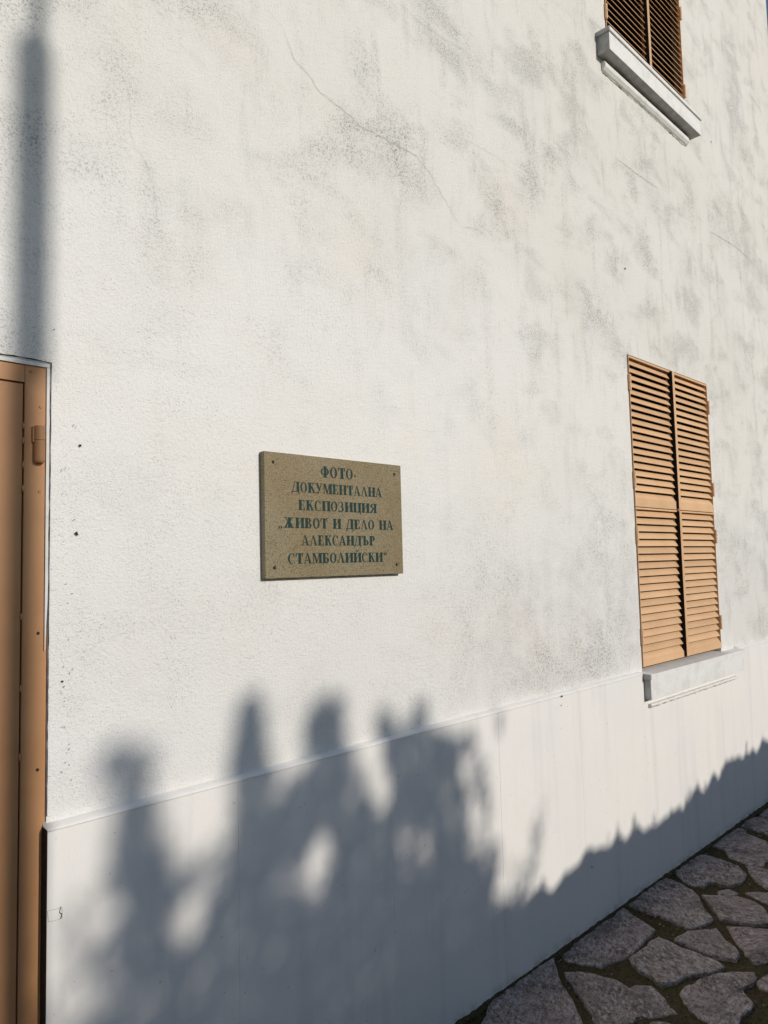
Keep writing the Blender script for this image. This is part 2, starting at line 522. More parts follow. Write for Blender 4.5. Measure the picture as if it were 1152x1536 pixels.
# moss and dirt packed into the angle between paving and wall, crumbs in the joints
def seam():
    V, F = [], []
    n = 420
    for i in range(n + 1):
        x = 0.6 + 5.5 * i / n
        w = 0.014 + 0.020 * abs(noise.noise((x * 8, 3, 0))) + 0.008 * noise.noise((x * 33, 1, 0))
        h = 0.007 + 0.012 * abs(noise.noise((x * 14, 8, 0))) + 0.004 * noise.noise((x * 50, 2, 0))
        y = -0.0245
        V += [(x, y, GZ + h), (x, y - w * .45, GZ + h * .55), (x, y - w, GZ - 0.004)]
    for i in range(n):
        for k in range(2):
            F.append((i * 3 + k, i * 3 + k + 1, i * 3 + 4 + k, i * 3 + 3 + k))
    obj('moss_seam', V, F, M['moss'], path)
    r3 = random.Random(5)
    V, F = [], []
    for i in range(420):
        x, y = r3.uniform(1.9, 5.2), -0.03 - abs(r3.gauss(0, .28))
        if any(pt_in((x, y), P) for P in STONES) and r3.random() < .93: continue
        r = r3.uniform(.002, .0065)
        b = len(V)
        z = GZ - .006 + r * .5 + (.008 if any(pt_in((x, y), P) for P in STONES) else 0)
        for dx, dy, dz in ((1, 0, 0), (0, 1, 0), (-1, 0, 0), (0, -1, 0), (0, 0, .7), (0, 0, -.7)):
            V.append((x + dx * r * r3.uniform(.6, 1.3), y + dy * r * r3.uniform(.6, 1.3), z + dz * r))
        for a, c in ((0, 1), (1, 2), (2, 3), (3, 0)):
            F.append((b + a, b + c, b + 4)); F.append((b + c, b + a, b + 5))
    o = obj('crumbs', V, F, M['stone'], path)
    o['kind'] = 'stuff'
seam()

# ------------------------------------------------------------------ the house
X0, X1, ZT = -5.0, 6.09, 7.2
house = empty('house')
tag(house, 'white rendered house wall with orange-brown shutters and a grey-white plinth', 'house')
# openings: x0, x1, z0, z1
DOOR = (-0.47, 0.600, -0.1, 2.088)
WINL = (3.452, 4.452, 1.02, 2.648)
WINU = (3.392, 4.364, 4.30, 5.93)

STAIN = [((1.552, 3.084), .06, 1), ((1.675, 3.075), .07, 1), ((1.807, 3.053), .07, 1), ((1.911, 3.029), .06, .9), ((1.74, 3.06), .16, .4),
 ((1.636, 3.337), .05, .9), ((1.976, 3.704), .09, .9), ((2.052, 3.69), .08, 1), ((2.172, 3.669), .08, 1), ((2.343, 3.623), .08, .9),
 ((2.48, 3.582), .09, 1), ((2.60, 3.56), .08, .7), ((2.708, 3.80), .07, .9), ((3.047, 3.972), .08, .8), ((2.658, 3.258), .07, .7),
 ((4.78, 3.791), .14, 1), ((4.374, 3.829), .10, .8), ((3.714, 3.75), .12, .7), ((3.897, 3.583), .12, .8), ((4.756, 3.248), .13, .8),
 ((4.312, 3.347), .12, .9), ((3.14, 3.601), .08, .6), ((5.065, 3.789), .17, 1), ((5.4, 3.76), .15, 1), ((2.495, 3.052), .08, .6), ((2.62, 3.459), .07, .8),
 ((0.767, 2.923), .035, .8), ((0.741, 2.802), .035, .9), ((0.898, 2.816), .05, .4), ((0.978, 2.811), .05, .4), ((0.80, 2.86), .04, .6),
 ((3.057, 1.221), .12, .9), ((2.877, 1.164), .10, .8), ((2.516, 1.161), .08, .8), ((2.422, 1.146), .06, .6), ((3.3, 1.3), .14, .9),
 ((3.198, 2.804), .12, .5), ((2.952, 3.528), .08, .7), ((3.0, 3.85), .07, .8), ((5.296, 5.296), .14, .5), ((5.305, 4.55), .16, .9), ((5.107, 4.857), .14, .7),
 ((1.001, 3.177), .06, .6), ((1.111, 3.195), .06, .6), ((4.058, 3.88), .10, .6), ((3.323, 2.729), .10, .5), ((2.956, 2.845), .09, .6),
 ((5.391, 3.499), .16, .8), ((2.165, 2.702), .10, .4), ((1.965, 2.573), .10, .4), ((1.759, 2.668), .10, .4), ((3.9, 2.75), .12, .5), ((4.3, 2.78), .12, .5),
 ((4.75, 2.5), .18, .5), ((4.7, 1.6), .2, .6), ((5.2, 1.7), .3, .6), ((5.0, 2.9), .2, .6), ((2.2, 1.5), .25, .4), ((2.9, 1.5), .3, .5), ((2.5, 1.35), .2, .5), ((3.15, 1.75), .2, .45), ((2.1, 1.2), .15, .4),
 ((0.66, 1.15), .03, .5), ((0.655, 1.3), .03, .4), ((0.65, 1.5), .03, .4), ((0.66, 1.8), .05, .3), ((0.54, 2.13), .04, .9), ((0.48, 2.14), .05, .8)]

def dirt_at(x, z):
    s = 0.0
    for (cx, cz), r, a in STAIN:
        d = ((x - cx) / r) ** 2 + ((z - cz) / r) ** 2
        if d < 9: s += a * math.exp(-d * 0.8)
    return min(s, 1.0)

def wear_at(x, z):
    # older, dirtier render towards the far corner and high up
    a = 0.20 + 0.55 * min(max((x - 1.8) / 2.2, 0), 1) + 0.50 * min(max((z - 2.0) / 1.2, 0), 1)
    return min(a, 1.0)

def ticks(a, b, cuts, step):
    pts = sorted({a, b, *[c for c in cuts if a < c < b]})
    out = []
    for p, q in zip(pts, pts[1:]):
        n = max(1, round((q - p) / step))
        out += [p + (q - p) * i / n for i in range(n)]
    return out + [b]

def front_wall():
    xs = ticks(X0, 0, [DOOR[0]], 0.25) + ticks(0, X1, [DOOR[1], WINL[0], WINL[1], WINU[0], WINU[1]], 0.04)[1:]
    zs = ticks(-0.1, ZT, [DOOR[3], WINL[2], WINL[3], WINU[2], WINU[3], 1.0], 0.04)
    V, F, at, at2 = [], [], [], []
    idx = {}
    def v(i, j):
        if (i, j) not in idx:
            x, z = xs[i], zs[j]
            edge = any(abs(x - w[0]) < .001 or abs(x - w[1]) < .001 or abs(z - w[2]) < .001 or abs(z - w[3]) < .001 for w in (DOOR, WINL, WINU))
            y = 0 if edge else 0.003 * noise.noise((x * 2.3, 0, z * 2.3)) - 0.001
            if X1 - x < 0.001: y = 0
            idx[i, j] = len(V)
            V.append((x, y, z))
            at.append(dirt_at(x, z)); at2.append(wear_at(x, z))
        return idx[i, j]
    def hole(x, z):
        return any(w[0] < x < w[1] and w[2] < z < w[3] for w in (DOOR, WINL, WINU))
    for i in range(len(xs) - 1):
        for j in range(len(zs) - 1):
            if hole((xs[i] + xs[i + 1]) / 2, (zs[j] + zs[j + 1]) / 2): continue
            F.append((v(i, j), v(i + 1, j), v(i + 1, j + 1), v(i, j + 1)))
    nfront = len(F)
    # reveals of the openings
    for w, depth in ((DOOR, 0.30), (WINL, 0.30), (WINU, 0.30)):
        b = len(V)
        for y in (0, depth):
            for (x, z) in ((w[0], w[2]), (w[1], w[2]), (w[1], w[3]), (w[0], w[3])):
                V.append((x, y, z)); at.append(0.15); at2.append(0.3)
        for k in range(4):
            F.append((b + k, b + 4 + k, b + 4 + (k + 1) % 4, b + (k + 1) % 4))
    # side and back walls
    b = len(V)
    for z in (-0.1, ZT):
        for (x, y) in ((X1, 0), (X1, 8), (X0, 8), (X0, 0)):
            V.append((x, y, z)); at.append(0); at2.append(.6)
    for k in range(3):
        F.append((b + k, b + k + 1, b + 5 + k, b + 4 + k))
    o = obj('wall', V, F, M['stucco'], house)
    sm = [i < nfront for i in range(len(F))]
    o.data.polygons.foreach_set('use_smooth', sm)
    for nm, d in (('dirt', at), ('wear', at2)):
        a = o.data.attributes.new(nm, 'FLOAT', 'POINT')
        a.data.foreach_set('value', d)
    return o
wall = front_wall()

def roof():
    e = 0.35
    a, b, c, d = (X0 - e, -e), (X1 + e, -e), (X1 + e, 8 + e), (X0 - e, 8 + e)
    z0, z1, z2 = ZT, ZT + 0.15, ZT + 2.4
    V = [(*p, z0) for p in (a, b, c, d)] + [(*p, z1) for p in (a, b, c, d)] + [(X0 + 4, 4, z2), (X1 - 4, 4, z2)]
    F = [(3, 2, 1, 0), (0, 1, 5, 4), (1, 2, 6, 5), (2, 3, 7, 6), (3, 0, 4, 7), (4, 5, 9, 8), (5, 6, 9), (6, 7, 8, 9), (7, 4, 8)]
    obj('roof', V, F, M['roof'], house)
roof()

# plinth: painted slabs with hairline joints, a mortar ledge on top
PY = -0.025
def plinth():
    cuts = [0.594, 1.086, 1.662, 2.236, 2.817, X1 + 0.025]
    for a, b in zip(cuts, cuts[1:]):
        if b - a < 0.02: continue
        dy = rnd.uniform(-0.0006, 0.0006)
        box('plinth_slab', 0, b - a - 0.0006, PY + dy, 0.02, -0.06, 1.022, M['plinth'], house, 0.0005, (a + 0.0003, 0, 0))
    box('plinth_slab', 0, -0.47 - X0, PY, 0.02, -0.06, 1.022, M['plinth'], house, 0.002, (X0, 0, 0))
    for (xa, xb) in ((X0, -0.47), (0.594, 3.4065), (4.6505, X1 + 0.025)):
        n = int((xb - xa) / 0.035)
        V, F = [], []
        for i in range(n + 1):
            x = xa + (xb - xa) * i / n
            w = 0.0022 * noise.noise((x * 9, 1.3, 0)) + 0.0016 * noise.noise((x * 31, 4.3, 0))
            V += [(x, 0.01, 1.0215), (x, PY - 0.0008 + w * .3, 1.0215), (x, PY - 0.0015 + w * .6, 1.0245), (x, PY + 0.002 + w * .6, 1.0285 + w * .5), (x, -0.004 + w * .3, 1.034 + w), (x, 0.01, 1.037)]
        for i in range(n):
            for k in range(5):
                F.append((i * 6 + k, i * 6 + 6 + k, i * 6 + 7 + k, i * 6 + 1 + k))
        F.append((0, 1, 2, 3, 4, 5)); F.append(tuple(n * 6 + k for k in (5, 4, 3, 2, 1, 0)))
        o = obj('plinth_ledge', V, F, M['plinth'], house, smooth=True)
    # near-black strip over the slab's end beside the door
    bm = bmesh.new()
    n = 24
    prev = None
    for i in range(n + 1):
        z = -0.05 + 1.076 * i / n
        w = 0.0010 * noise.noise((z * 20, 3, 0))
        q = [bm.verts.new(p) for p in ((0.5915 + w, PY - 0.0012 + w, z), (0.5935, PY - 0.0016 + w, z), (0.5935, 0.012, z), (0.5915 + w, 0.012, z))]
        if prev:
            for k in range(4):
                bm.faces.new((prev[k], prev[(k + 1) % 4], q[(k + 1) % 4], q[k]))
        prev = q
    bobj('edge_strip', bm, M['end_black'], house)
plinth()

# window sills
def sill(x0, x1, zt, zb, prot, slab, trim):
    # top slab, a touch proud of the block under it, its top falling outwards
    s = obj('window_sill', [(0, -prot, -slab), (x1 - x0, -prot, -slab), (x1 - x0, 0.10, -slab), (0, 0.10, -slab),
                            (0, -prot, 0), (x1 - x0, -prot, 0), (x1 - x0, 0.10, 0.008), (0, 0.10, 0.008)],
            [(0, 3, 2, 1), (4, 5, 6, 7), (0, 1, 5, 4), (1, 2, 6, 5), (2, 3, 7, 6), (3, 0, 4, 7)], M['sill'], house, (x0, 0, zt))
    bm = bmesh.new(); bm.from_mesh(s.data)
    bmesh.ops.bevel(bm, geom=bm.edges[:], offset=0.0025, segments=2, affect='EDGES'); bm.to_mesh(s.data); bm.free()
    box('sill_block', 0.008, x1 - x0 - 0.008, -prot + 0.007, 0.04, zb - zt, -slab - 0.0004, M['sill'], s, 0.0025)
    # shade put into the colour: ends and undersides get a darker grey
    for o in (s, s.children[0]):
        o.data.materials.append(M['sill_shade'])
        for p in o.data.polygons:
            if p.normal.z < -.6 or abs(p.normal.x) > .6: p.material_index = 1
    ta, tb, tz0, tz1, tp, tmat = trim
    bm = bmesh.new()
    n = int((tb - ta) / 0.02)
    prof = [(0.01, 0.0), (0.0, 0.0), (-0.45, 0.12), (-0.95, 0.38), (-1.0, 0.62), (-0.8, 0.9), (0.0, 1.0), (0.01, 1.0)]
    prev = None
    h = tz1 - tz0
    for i in range(n + 1):
        x = ta + (tb - ta) * i / n - x0
        e = 0.004 * noise.noise((x * 25, tz0, 2))
        q = [bm.verts.new((x, (PY if tz0 < 1 else 0) + tp * a + (0.01 if a > 0 else 0), tz0 - zt + h * b + (e if b < .5 else e * .3))) for a, b in prof]
        if prev:
            for k in range(len(q) - 1):
                bm.faces.new((prev[k], prev[k + 1], q[k + 1], q[k]))
        else: bm.faces.new(q)
        prev = q
    bm.faces.new(prev[::-1])
    tr = bobj('sill_moulding', bm, tmat, s, smooth=False)
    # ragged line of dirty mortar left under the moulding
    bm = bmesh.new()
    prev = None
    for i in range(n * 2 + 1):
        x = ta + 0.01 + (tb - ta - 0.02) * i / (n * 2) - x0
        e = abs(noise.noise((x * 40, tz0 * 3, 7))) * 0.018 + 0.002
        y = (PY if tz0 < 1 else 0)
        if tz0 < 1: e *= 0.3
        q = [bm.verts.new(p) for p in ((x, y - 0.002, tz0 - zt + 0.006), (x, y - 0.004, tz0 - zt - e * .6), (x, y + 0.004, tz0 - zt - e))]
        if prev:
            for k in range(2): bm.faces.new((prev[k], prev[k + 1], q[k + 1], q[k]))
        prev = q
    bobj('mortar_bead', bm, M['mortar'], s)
    return s
sill(3.407, 4.650, 1.024, 0.900, 0.068, 0.026, (3.450, 4.572, 0.852, 0.874, 0.018, M['sill']))
sill(3.285, 4.421, 4.304, 4.184, 0.078, 0.025, (3.330, 4.350, 4.118, 4.172, 0.024, M['sill']))

# ------------------------------------------------------------------ shutters
SP, SH, SD = 0.037, 0.0352, 0.025            # slat pitch, rise, run
def slat_mesh(w):
    V, F = [], []
    prof = []
    for i in range(5):
        t = i / 4
        sag = 0.0028 * math.sin(math.pi * t)
        prof.append((SD * t - sag * 0.82 + 0.001, SH * t + sag * 0.57))
    back = [(y + 0.0016, z - 0.0012) for y, z in reversed(prof)]
    loop = prof + back
    n = len(loop)
    for x in (0, w):
        V += [(x, y, z) for y, z in loop]
    for k in range(n):
        F.append((k, n + k, n + (k + 1) % n, (k + 1) % n))
    F.append(tuple(range(n)))
    F.append(tuple(range(2 * n - 1, n - 1, -1)))
    me = bpy.data.meshes.new('slat')
    me.from_pydata(V, [], F)
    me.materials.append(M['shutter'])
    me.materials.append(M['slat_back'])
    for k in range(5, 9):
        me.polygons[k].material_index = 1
    me.update()
    return me

def hinge_mesh():
    bm = bmesh.new()
    bm_tube(bm, (0, 0, 0), (0, 0, 0.039), 0.0075, 0.0075, 10)
    bm_tube(bm, (0, 0, 0.041), (0, 0, 0.082), 0.0075, 0.0075, 10)
    bm_box(bm, -0.003, 0.003, 0.002, 0.02, 0.003, 0.079)
    me = bpy.data.meshes.new('hinge')
    bmesh.ops.recalc_face_normals(bm, faces=bm.faces)
    bm.to_mesh(me); bm.free()
    me.materials.append(M['shutter'])
    return me
HINGE = hinge_mesh()

def shutter(x0, x1, z0, z1, hinge_left, rail_bot, rail_top, hinges):
    w, h = x1 - x0, z1 - z0
    bm = bmesh.new()
    fd = 0.030
    st = 0.0035
    # left and right stiles, rails
    bm_box(bm, 0, st, 0 if hinge_left else 0.014, fd, 0, h, 0.0008)
    bm_box(bm, w - st, w, 0.014 if hinge_left else 0, fd, 0, h, 0.0008)
    bm_box(bm, st - 0.001, w - st + 0.001, 0.0012, 0.004, 0.0005, rail_bot, 0.0006)
    bm_box(bm, st - 0.001, w - st + 0.001, 0.0012, 0.004, h - rail_top, h - 0.0005, 0.0006)
    bm_box(bm, st - 0.001, w - st + 0.001, 0.004, fd, h - 0.004, h - 0.0006)
    bm_box(bm, st - 0.001, w - st + 0.001, 0.004, fd, 0.0006, 0.004)
    if not hinge_left:                       # cover strip over the meeting stiles
        bm_box(bm, -0.014, 0.012, -0.013, 0.010, 0.004, h - 0.004, 0.0008)
    s = bobj('shutter', bm, M['shutter'], house, (x0, -0.006, z0))
    if not hinge_left:
        box('dark_strip', -0.0172, -0.0143, -0.0118, 0.02, 0.006, h - 0.006, M['near_black'], s, 0.0004)  # thin near-black strip along the left side of the cover strip
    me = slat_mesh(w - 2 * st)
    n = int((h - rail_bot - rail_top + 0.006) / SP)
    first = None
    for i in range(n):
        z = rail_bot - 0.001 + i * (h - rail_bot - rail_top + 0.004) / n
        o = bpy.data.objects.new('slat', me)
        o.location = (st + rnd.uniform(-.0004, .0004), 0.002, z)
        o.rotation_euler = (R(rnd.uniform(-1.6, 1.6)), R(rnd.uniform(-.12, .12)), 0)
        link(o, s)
    for hz in hinges:
        o = bpy.data.objects.new('hinge', HINGE)
        o.location = (-0.003 if hinge_left else w + 0.003, -0.003, hz - z0)
        link(o, s)
    return s

def shutters(x0, xm, x1, z0, zm, z1):
    for (a, b, hl) in ((x0, xm - 0.012, True), (xm + 0.002, x1, False)):
        shutter(a, b, z0, zm - 0.0015, hl, 0.034, 0.010, (z0 + 0.11, zm - 0.185))
        shutter(a, b, zm + 0.0015, z1, hl, 0.046, 0.011, (zm + 0.098, z1 - 0.185))
shutters(3.458, 3.951, 4.446, 1.050, 1.856, 2.642)
shutters(3.398, 3.879, 4.358, 4.326, 5.13, 5.922)

def window(w):
    x0, x1, z0, z1 = w
    W_, H_ = x1 - x0, z1 - z0
    bm = bmesh.new()
    for a, b, c, d in ((0, .06, 0, H_), (W_ - .06, W_, 0, H_), (.06, W_ - .06, 0, .06), (.06, W_ - .06, H_ - .06, H_), (W_ / 2 - .04, W_ / 2 + .04, .06, H_ - .06)):
        bm_box(bm, a + .001, b - .001, 0, 0.05, c + .001, d - .001, 0.003)
    f = bobj('window', bm, M['frame'], house, (x0, 0.05, z0))
    for a, b in ((.06, W_ / 2 - .04), (W_ / 2 + .04, W_ - .06)):
        box('pane', a - .004, b + .004, 0.02, 0.026, .056, H_ - .056, M['glass'], f)
window(WINL)
window(WINU)

# ------------------------------------------------------------------ door
def door():
    fy = 0.004
    bm = bmesh.new()
    bm_box(bm, 0.546, 0.5988, fy, fy + 0.05, -0.02, 2.0775, 0.0012)
    bm_box(bm, DOOR[0] + 0.002, DOOR[0] + 0.047, fy, fy + 0.05, -0.02, 2.0775, 0.0012)
    bm_box(bm, DOOR[0] + 0.0475, 0.5455, fy + 0.0006, fy + 0.05, 2.0365, 2.0773, 0.0012)
    fr = bobj('door_frame', bm, M['door'], house)
    # white filler between frame and render
    bm = bmesh.new()
    prev = None
    for i in range(60):
        z = 1.42 + 0.657 * i / 59
        w = 0.0012 * noise.noise((z * 30, 5, 0)) - 0.005 * max(0, (1.55 - z) / .13)
        q = [bm.verts.new(p) for p in ((0.5922, 0.001, z), (0.5925, -0.0012, z), (0.5988 + w, -0.0014, z), (0.5990 + w, 0.02, z))]
        if prev:
            for k in range(3): bm.faces.new((prev[k], prev[k + 1], q[k + 1], q[k]))
        prev = q
    bobj('filler', bm, M['sill'], fr)
    bm = bmesh.new()
    prev = None
    for i in range(70):
        x = DOOR[0] + 0.002 + (0.5990 - DOOR[0] - 0.002) * i / 69
        w = 0.0014 * noise.noise((x * 30, 8, 0))
        q = [bm.verts.new(p) for p in ((x, 0.003, 2.0778), (x, -0.0008 + w * .3, 2.0781 + w * .4), (x, -0.0014 + w * .3, 2.0868 + w), (x, 0.02, 2.0875))]
        if prev:
            for k in range(3): bm.faces.new((prev[k], prev[k + 1], q[k + 1], q[k]))
        prev = q
    bobj('filler', bm, M['sill'], fr)
    for (x, z) in ((0.5800, 1.983), (0.559, 2.064), (0.580, 1.785), (0.5815, 1.155), (0.580, 1.46)):
        bm = bmesh.new()
        bm_tube(bm, (0, 0, 0), (0, -0.0022, 0), 0.0038, 0.0028, 10)
        bobj('screw', bm, M['door'] if z > 1.5 else M['rust'], fr, (x, fy - 0.0001, z))
    dy = fy + 0.003
    bm = bmesh.new()
    bm_box(bm, DOOR[0] + 0.05, 0.5432, dy, dy + 0.04, 0.03, 2.0335, 0.0018)
    d = bobj('door', bm, M['door'], house)
    # filler behind the leaf so that the gap reads as a rebate
    box('rebate', DOOR[0] + 0.04, 0.56, dy + 0.042, dy + 0.046, 0.0, 2.05, M['door'], d)
    for z in (1.855, 0.95, 0.22):
        if z == 0.95: continue
        bm = bmesh.new()
        bm_tube(bm, (0, 0, 0), (0, 0, 0.0475), 0.0118, 0.0118, 18)
        bm_tube(bm, (0, 0, 0.0485), (0, 0, 0.081), 0.0118, 0.0118, 18)
        bm_tube(bm, (0, 0, -0.004), (0, 0, 0.0), 0.0095, 0.0118, 18)
        bm_box(bm, -0.015, -0.004, 0.001, 0.010, 0.043, 0.080, 0.001)
        bobj('hinge', bm, M['door'], d, (0.5765, fy - 0.009, z))
    # weld beads across the gap
    for z in (1.935, 1.90, 1.845, 1.79, 1.50, 1.34, 1.19):
        bm = bmesh.new()
        bmesh.ops.create_icosphere(bm, subdivisions=2, radius=1.0)
        for v in bm.verts:
            v.co = Vector((v.co.x * 0.0032, v.co.y * 0.002, v.co.z * rnd.uniform(.006, .011))) + Vector((0, 0, 0.001 * noise.noise(v.co * 3)))
        bobj('weld_bead', bm, M['door'], fr, (0.5447, fy + 0.001, z), smooth=True)
    # lever handle on the far edge of the leaf
    bm = bmesh.new()
    bm_box(bm, -0.385, -0.345, dy - 0.006, dy - 0.0005, 0.92, 1.14, 0.002)
    bm_tube(bm, (-0.365, dy - 0.006, 1.05), (-0.365, dy - 0.05, 1.05), 0.008, 0.008, 12)
    bm_tube(bm, (-0.372, dy - 0.05, 1.05), (-0.24, dy - 0.05, 1.048), 0.009, 0.008, 12)
    bobj('handle', bm, M['steel'], d)
door()
box('door_step', -0.47, 0.59, -0.02, 0.29, -0.06, GZ + 0.012, M['mortar'], house, 0.004)

# ------------------------------------------------------------------ cracks, chips and pits of the render
def ribbon(name, pts, w, mat, parent, y=-0.0042, jag=0.006, step=0.008, fade=True):
    P = []
    for a, b in zip(pts, pts[1:]):
        a, b = Vector(a), Vector(b)
        n = max(1, int((b - a).length / step))
        for i in range(n):
            P.append(a + (b - a) * i / n)
    P.append(Vector(pts[-1]))
    k = rnd.uniform(0, 99)
    P = [p + Vector((noise.noise((i * .37, k, 0)), noise.noise((i * .37, k, 9)))) * jag for i, p in enumerate(P)]
    V, F = [], []
    for i, p in enumerate(P):
        d = (P[min(i + 1, len(P) - 1)] - P[max(i - 1, 0)])
        d = d.normalized() if d.length else Vector((1, 0))
        nrm = Vector((-d.y, d.x))
        ww = w * (0.45 + 0.75 * abs(noise.noise((i * .45, k, 4)))) * (min(1, .25 + 4 * i / len(P), .25 + 4 * (len(P) - 1 - i) / len(P)) if fade else 1)
        for s in (-1, 1):
            q = p + nrm * s * ww / 2
            V.append((q.x, y, q.y))
        if i: F.append((2 * i - 2, 2 * i - 1, 2 * i + 1, 2 * i))
    return obj(name, V, F, mat, parent)

CR = [([[1.232, 3.313], [1.294, 3.28], [1.331, 3.2], [1.384, 3.18], [1.438, 3.138], [1.553, 3.119], [1.613, 3.098], [1.708, 3.101], [1.808, 3.099], [1.896, 3.1], [1.967, 3.058], [2.022, 3.004], [2.135, 2.908], [2.175, 2.888]], .0034),
 ([[0.789, 2.869], [0.794, 2.799], [0.793, 2.734], [0.813, 2.697], [0.837, 2.67], [0.859, 2.614], [0.868, 2.562], [0.859, 2.468]], .0011),
 ([[2.135, 2.908], [2.24, 2.928], [2.304, 2.911]], .0022),
 ([[3.413, 3.691], [3.556, 3.691], [3.669, 3.688], [3.952, 3.701]], .005),
 ([[4.603, 3.668], [4.875, 3.685], [5.11, 3.699], [5.421, 3.678]], .006),
 ([[2.046, 3.279], [2.133, 3.275], [2.28, 3.287], [2.415, 3.288], [2.533, 3.273]], .0018),
 ([[1.829, 3.664], [1.918, 3.646], [2.051, 3.648], [2.172, 3.663], [2.266, 3.664]], .0028),
 ([[0.60, 1.56], [0.617, 1.560]], .0012), ([[0.602, 1.722], [0.622, 1.722]], .001)]
for pts, w in CR:
    ribbon('crack', pts, w * .55, M['crack'], wall)
EDGE = [[0.6012, 2.0905], [0.6012, 2.066], [0.6012, 2.002], [0.6012, 1.913], [0.601, 1.812], [0.6008, 1.75], [0.6006, 1.611], [0.6006, 1.471], [0.6004, 1.369], [0.6003, 1.235], [0.6003, 1.118], [0.6003, 1.05]]
ribbon('crack', EDGE, .0026, M['chip'], wall, -0.0030, .0007, .01, False)
ribbon('crack', [[0.30, 2.0915], [0.45, 2.0912], [0.54, 2.0918], [0.602, 2.0905]], .0034, M['chip'], wall, -0.0030, .001, .01, False)
def pit(x, z, r, mat, parent, y=-0.0045):
    n = 9
    V = [(0, 0, 0)]
    for i in range(n):
        a = 2 * math.pi * i / n
        k = r * rnd.uniform(.55, 1.15)
        V.append((math.cos(a) * k, 0, math.sin(a) * k * rnd.uniform(.7, 1)))
    return obj('pit', V, [(0, i + 1, (i + 1) % n + 1) for i in range(n)], mat, parent, (x, y, z))
for x, z, r in ((0.669, 1.901, .004), (0.661, 1.689, .0045), (0.664, 1.686, .003), (0.606, 2.171, .0022), (3.477, 3.106, .007), (0.656, 1.721, .0018), (4.756, 4.313, .006),
                (0.632, 1.346, .003), (0.652, 1.547, .0017), (0.638, 1.57, .0014), (0.643, 1.525, .0014), (0.634, 1.379, .0016), (0.645, 1.44, .0015), (0.629, 1.32, .0013), (0.637, 1.30, .0013)):
    pit(x, z, r, M['chip'], wall)
pit(2.858, 0.267, .005, M['chip'], house, PY - 0.001)
pit(2.67, 0.985, .004, M['chip'], house, PY - 0.001)
pit(2.674, 1.022, .006, M['chip'], house, PY - 0.0045)
# square patch scratched into the plinth beside the door
PT = [[0.596, 0.853], [0.627, 0.850], [0.626, 0.826], [0.597, 0.829], [0.596, 0.853]]
ribbon('crack', PT, .0012, M['crack'], house, PY - 0.0012, .0016, .004, False)
ribbon('crack', [[0.624, 0.853], [0.621, 0.842], [0.627, 0.836], [0.622, 0.828]], .0028, M['chip'], house, PY - 0.0014, .002, .003, False)
# tool marks scattered down the render beside the door
for i in range(48):
    z = rnd.uniform(1.06, 2.0)
    x = 0.640 + rnd.gauss(0, .009) + 0.012 * noise.noise((z * 6, 0, 0))
    a = rnd.uniform(-.6, 1.3)
    l = rnd.uniform(.002, .008)
    ribbon('crack', [[x, z], [x + l * math.cos(a + 1), z + l * math.sin(a + 1)]], rnd.uniform(.0008, .0024), M['crack' if i % 3 else 'chip'], wall, -0.0046, .0008, .002)

# ------------------------------------------------------------------ the sign
SX0, SX1, SZ0, SZ1, ST = 1.185, 1.744, 1.564, 1.932, 0.024
sign = empty('sign', (SX0, 0, SZ0))
tag(sign, 'weathered brown rectangular sign board with dark green Cyrillic lettering screwed to the wall', 'sign')
SW, SHH = SX1 - SX0, SZ1 - SZ0
bm = bmesh.new()
bm_box(bm, 0, SW, -ST, -0.003, 0, SHH, 0.0014)
board = bobj('board', bm, M['sign'], sign)
bm = bmesh.new()
bm_box(bm, 0.0012, SW - 0.012, -0.0028, 0.0035, -0.0012, SHH - 0.0015, 0.001)
bobj('backing', bm, M['sign_edge'], sign)
for (x, z) in ((1.216, 1.902), (1.712, 1.900), (1.216, 1.595), (1.713, 1.595)):
    bm = bmesh.new()
    bm_tube(bm, (0, 0, 0), (0, -0.0012, 0), 0.0052, 0.0046, 14)
    bm_tube(bm, (0, -0.0012, 0), (0, -0.0026, 0), 0.0034, 0.0022, 12)
    bobj('screw', bm, M['rust'], sign, (x - SX0, -ST - 0.0001, z - SZ0))
for pts, w in (([[1.222, 1.602], [1.228, 1.613], [1.232, 1.625], [1.240, 1.633], [1.253, 1.637]], .0016), ([[1.253, 1.637], [1.272, 1.644], [1.290, 1.650], [1.314, 1.659]], .0008),
               ([[1.214, 1.607], [1.219, 1.600], [1.226, 1.592], [1.232, 1.590]], .0012), ([[1.226, 1.905], [1.229, 1.900], [1.228, 1.893]], .0009)):
    ribbon('crack', [(a - SX0, b - SZ0) for a, b in pts], w, M['rust'], sign, -ST - 0.0003, .002, .004)

# serif capitals built from strokes; each glyph: (advance width, list of convex polygons)
T_, t_, SF = 0.30, 0.12, 0.085
def rc(a, b, c, d): return [(a, b), (c, b), (c, d), (a, d)]
def stem(x, z0=0.0, z1=1.0, bot=True, top=True):
    o = [rc(x, z0, x + T_, z1)]
    if bot: o.append(rc(x - .075, z0, x + T_ + .075, z0 + SF))
    if top: o.append(rc(x - .075, z1 - SF, x + T_ + .075, z1))
    return o
def diag(x0, z0, x1, z1, w): return [[(x0, z0), (x0 + w, z0), (x1 + w, z1), (x1, z1)]]
def arc(cx, cz, rx, rz, ix, iz, a0, a1, n=14):
    o = []
    for i in range(n):
        a, b = R(a0 + (a1 - a0) * i / n), R(a0 + (a1 - a0) * (i + 1) / n)
        o.append([(cx + ix * math.cos(a), cz + iz * math.sin(a)), (cx + rx * math.cos(a), cz + rz * math.sin(a)),
                  (cx + rx * math.cos(b), cz + rz * math.sin(b)), (cx + ix * math.cos(b), cz + iz * math.sin(b))])
    return o
def bar(x0, x1, z, h=t_): return [rc(x0, z, x1, z + h)]
def tri(*p): return [list(p)]
TR = t_
G = {}
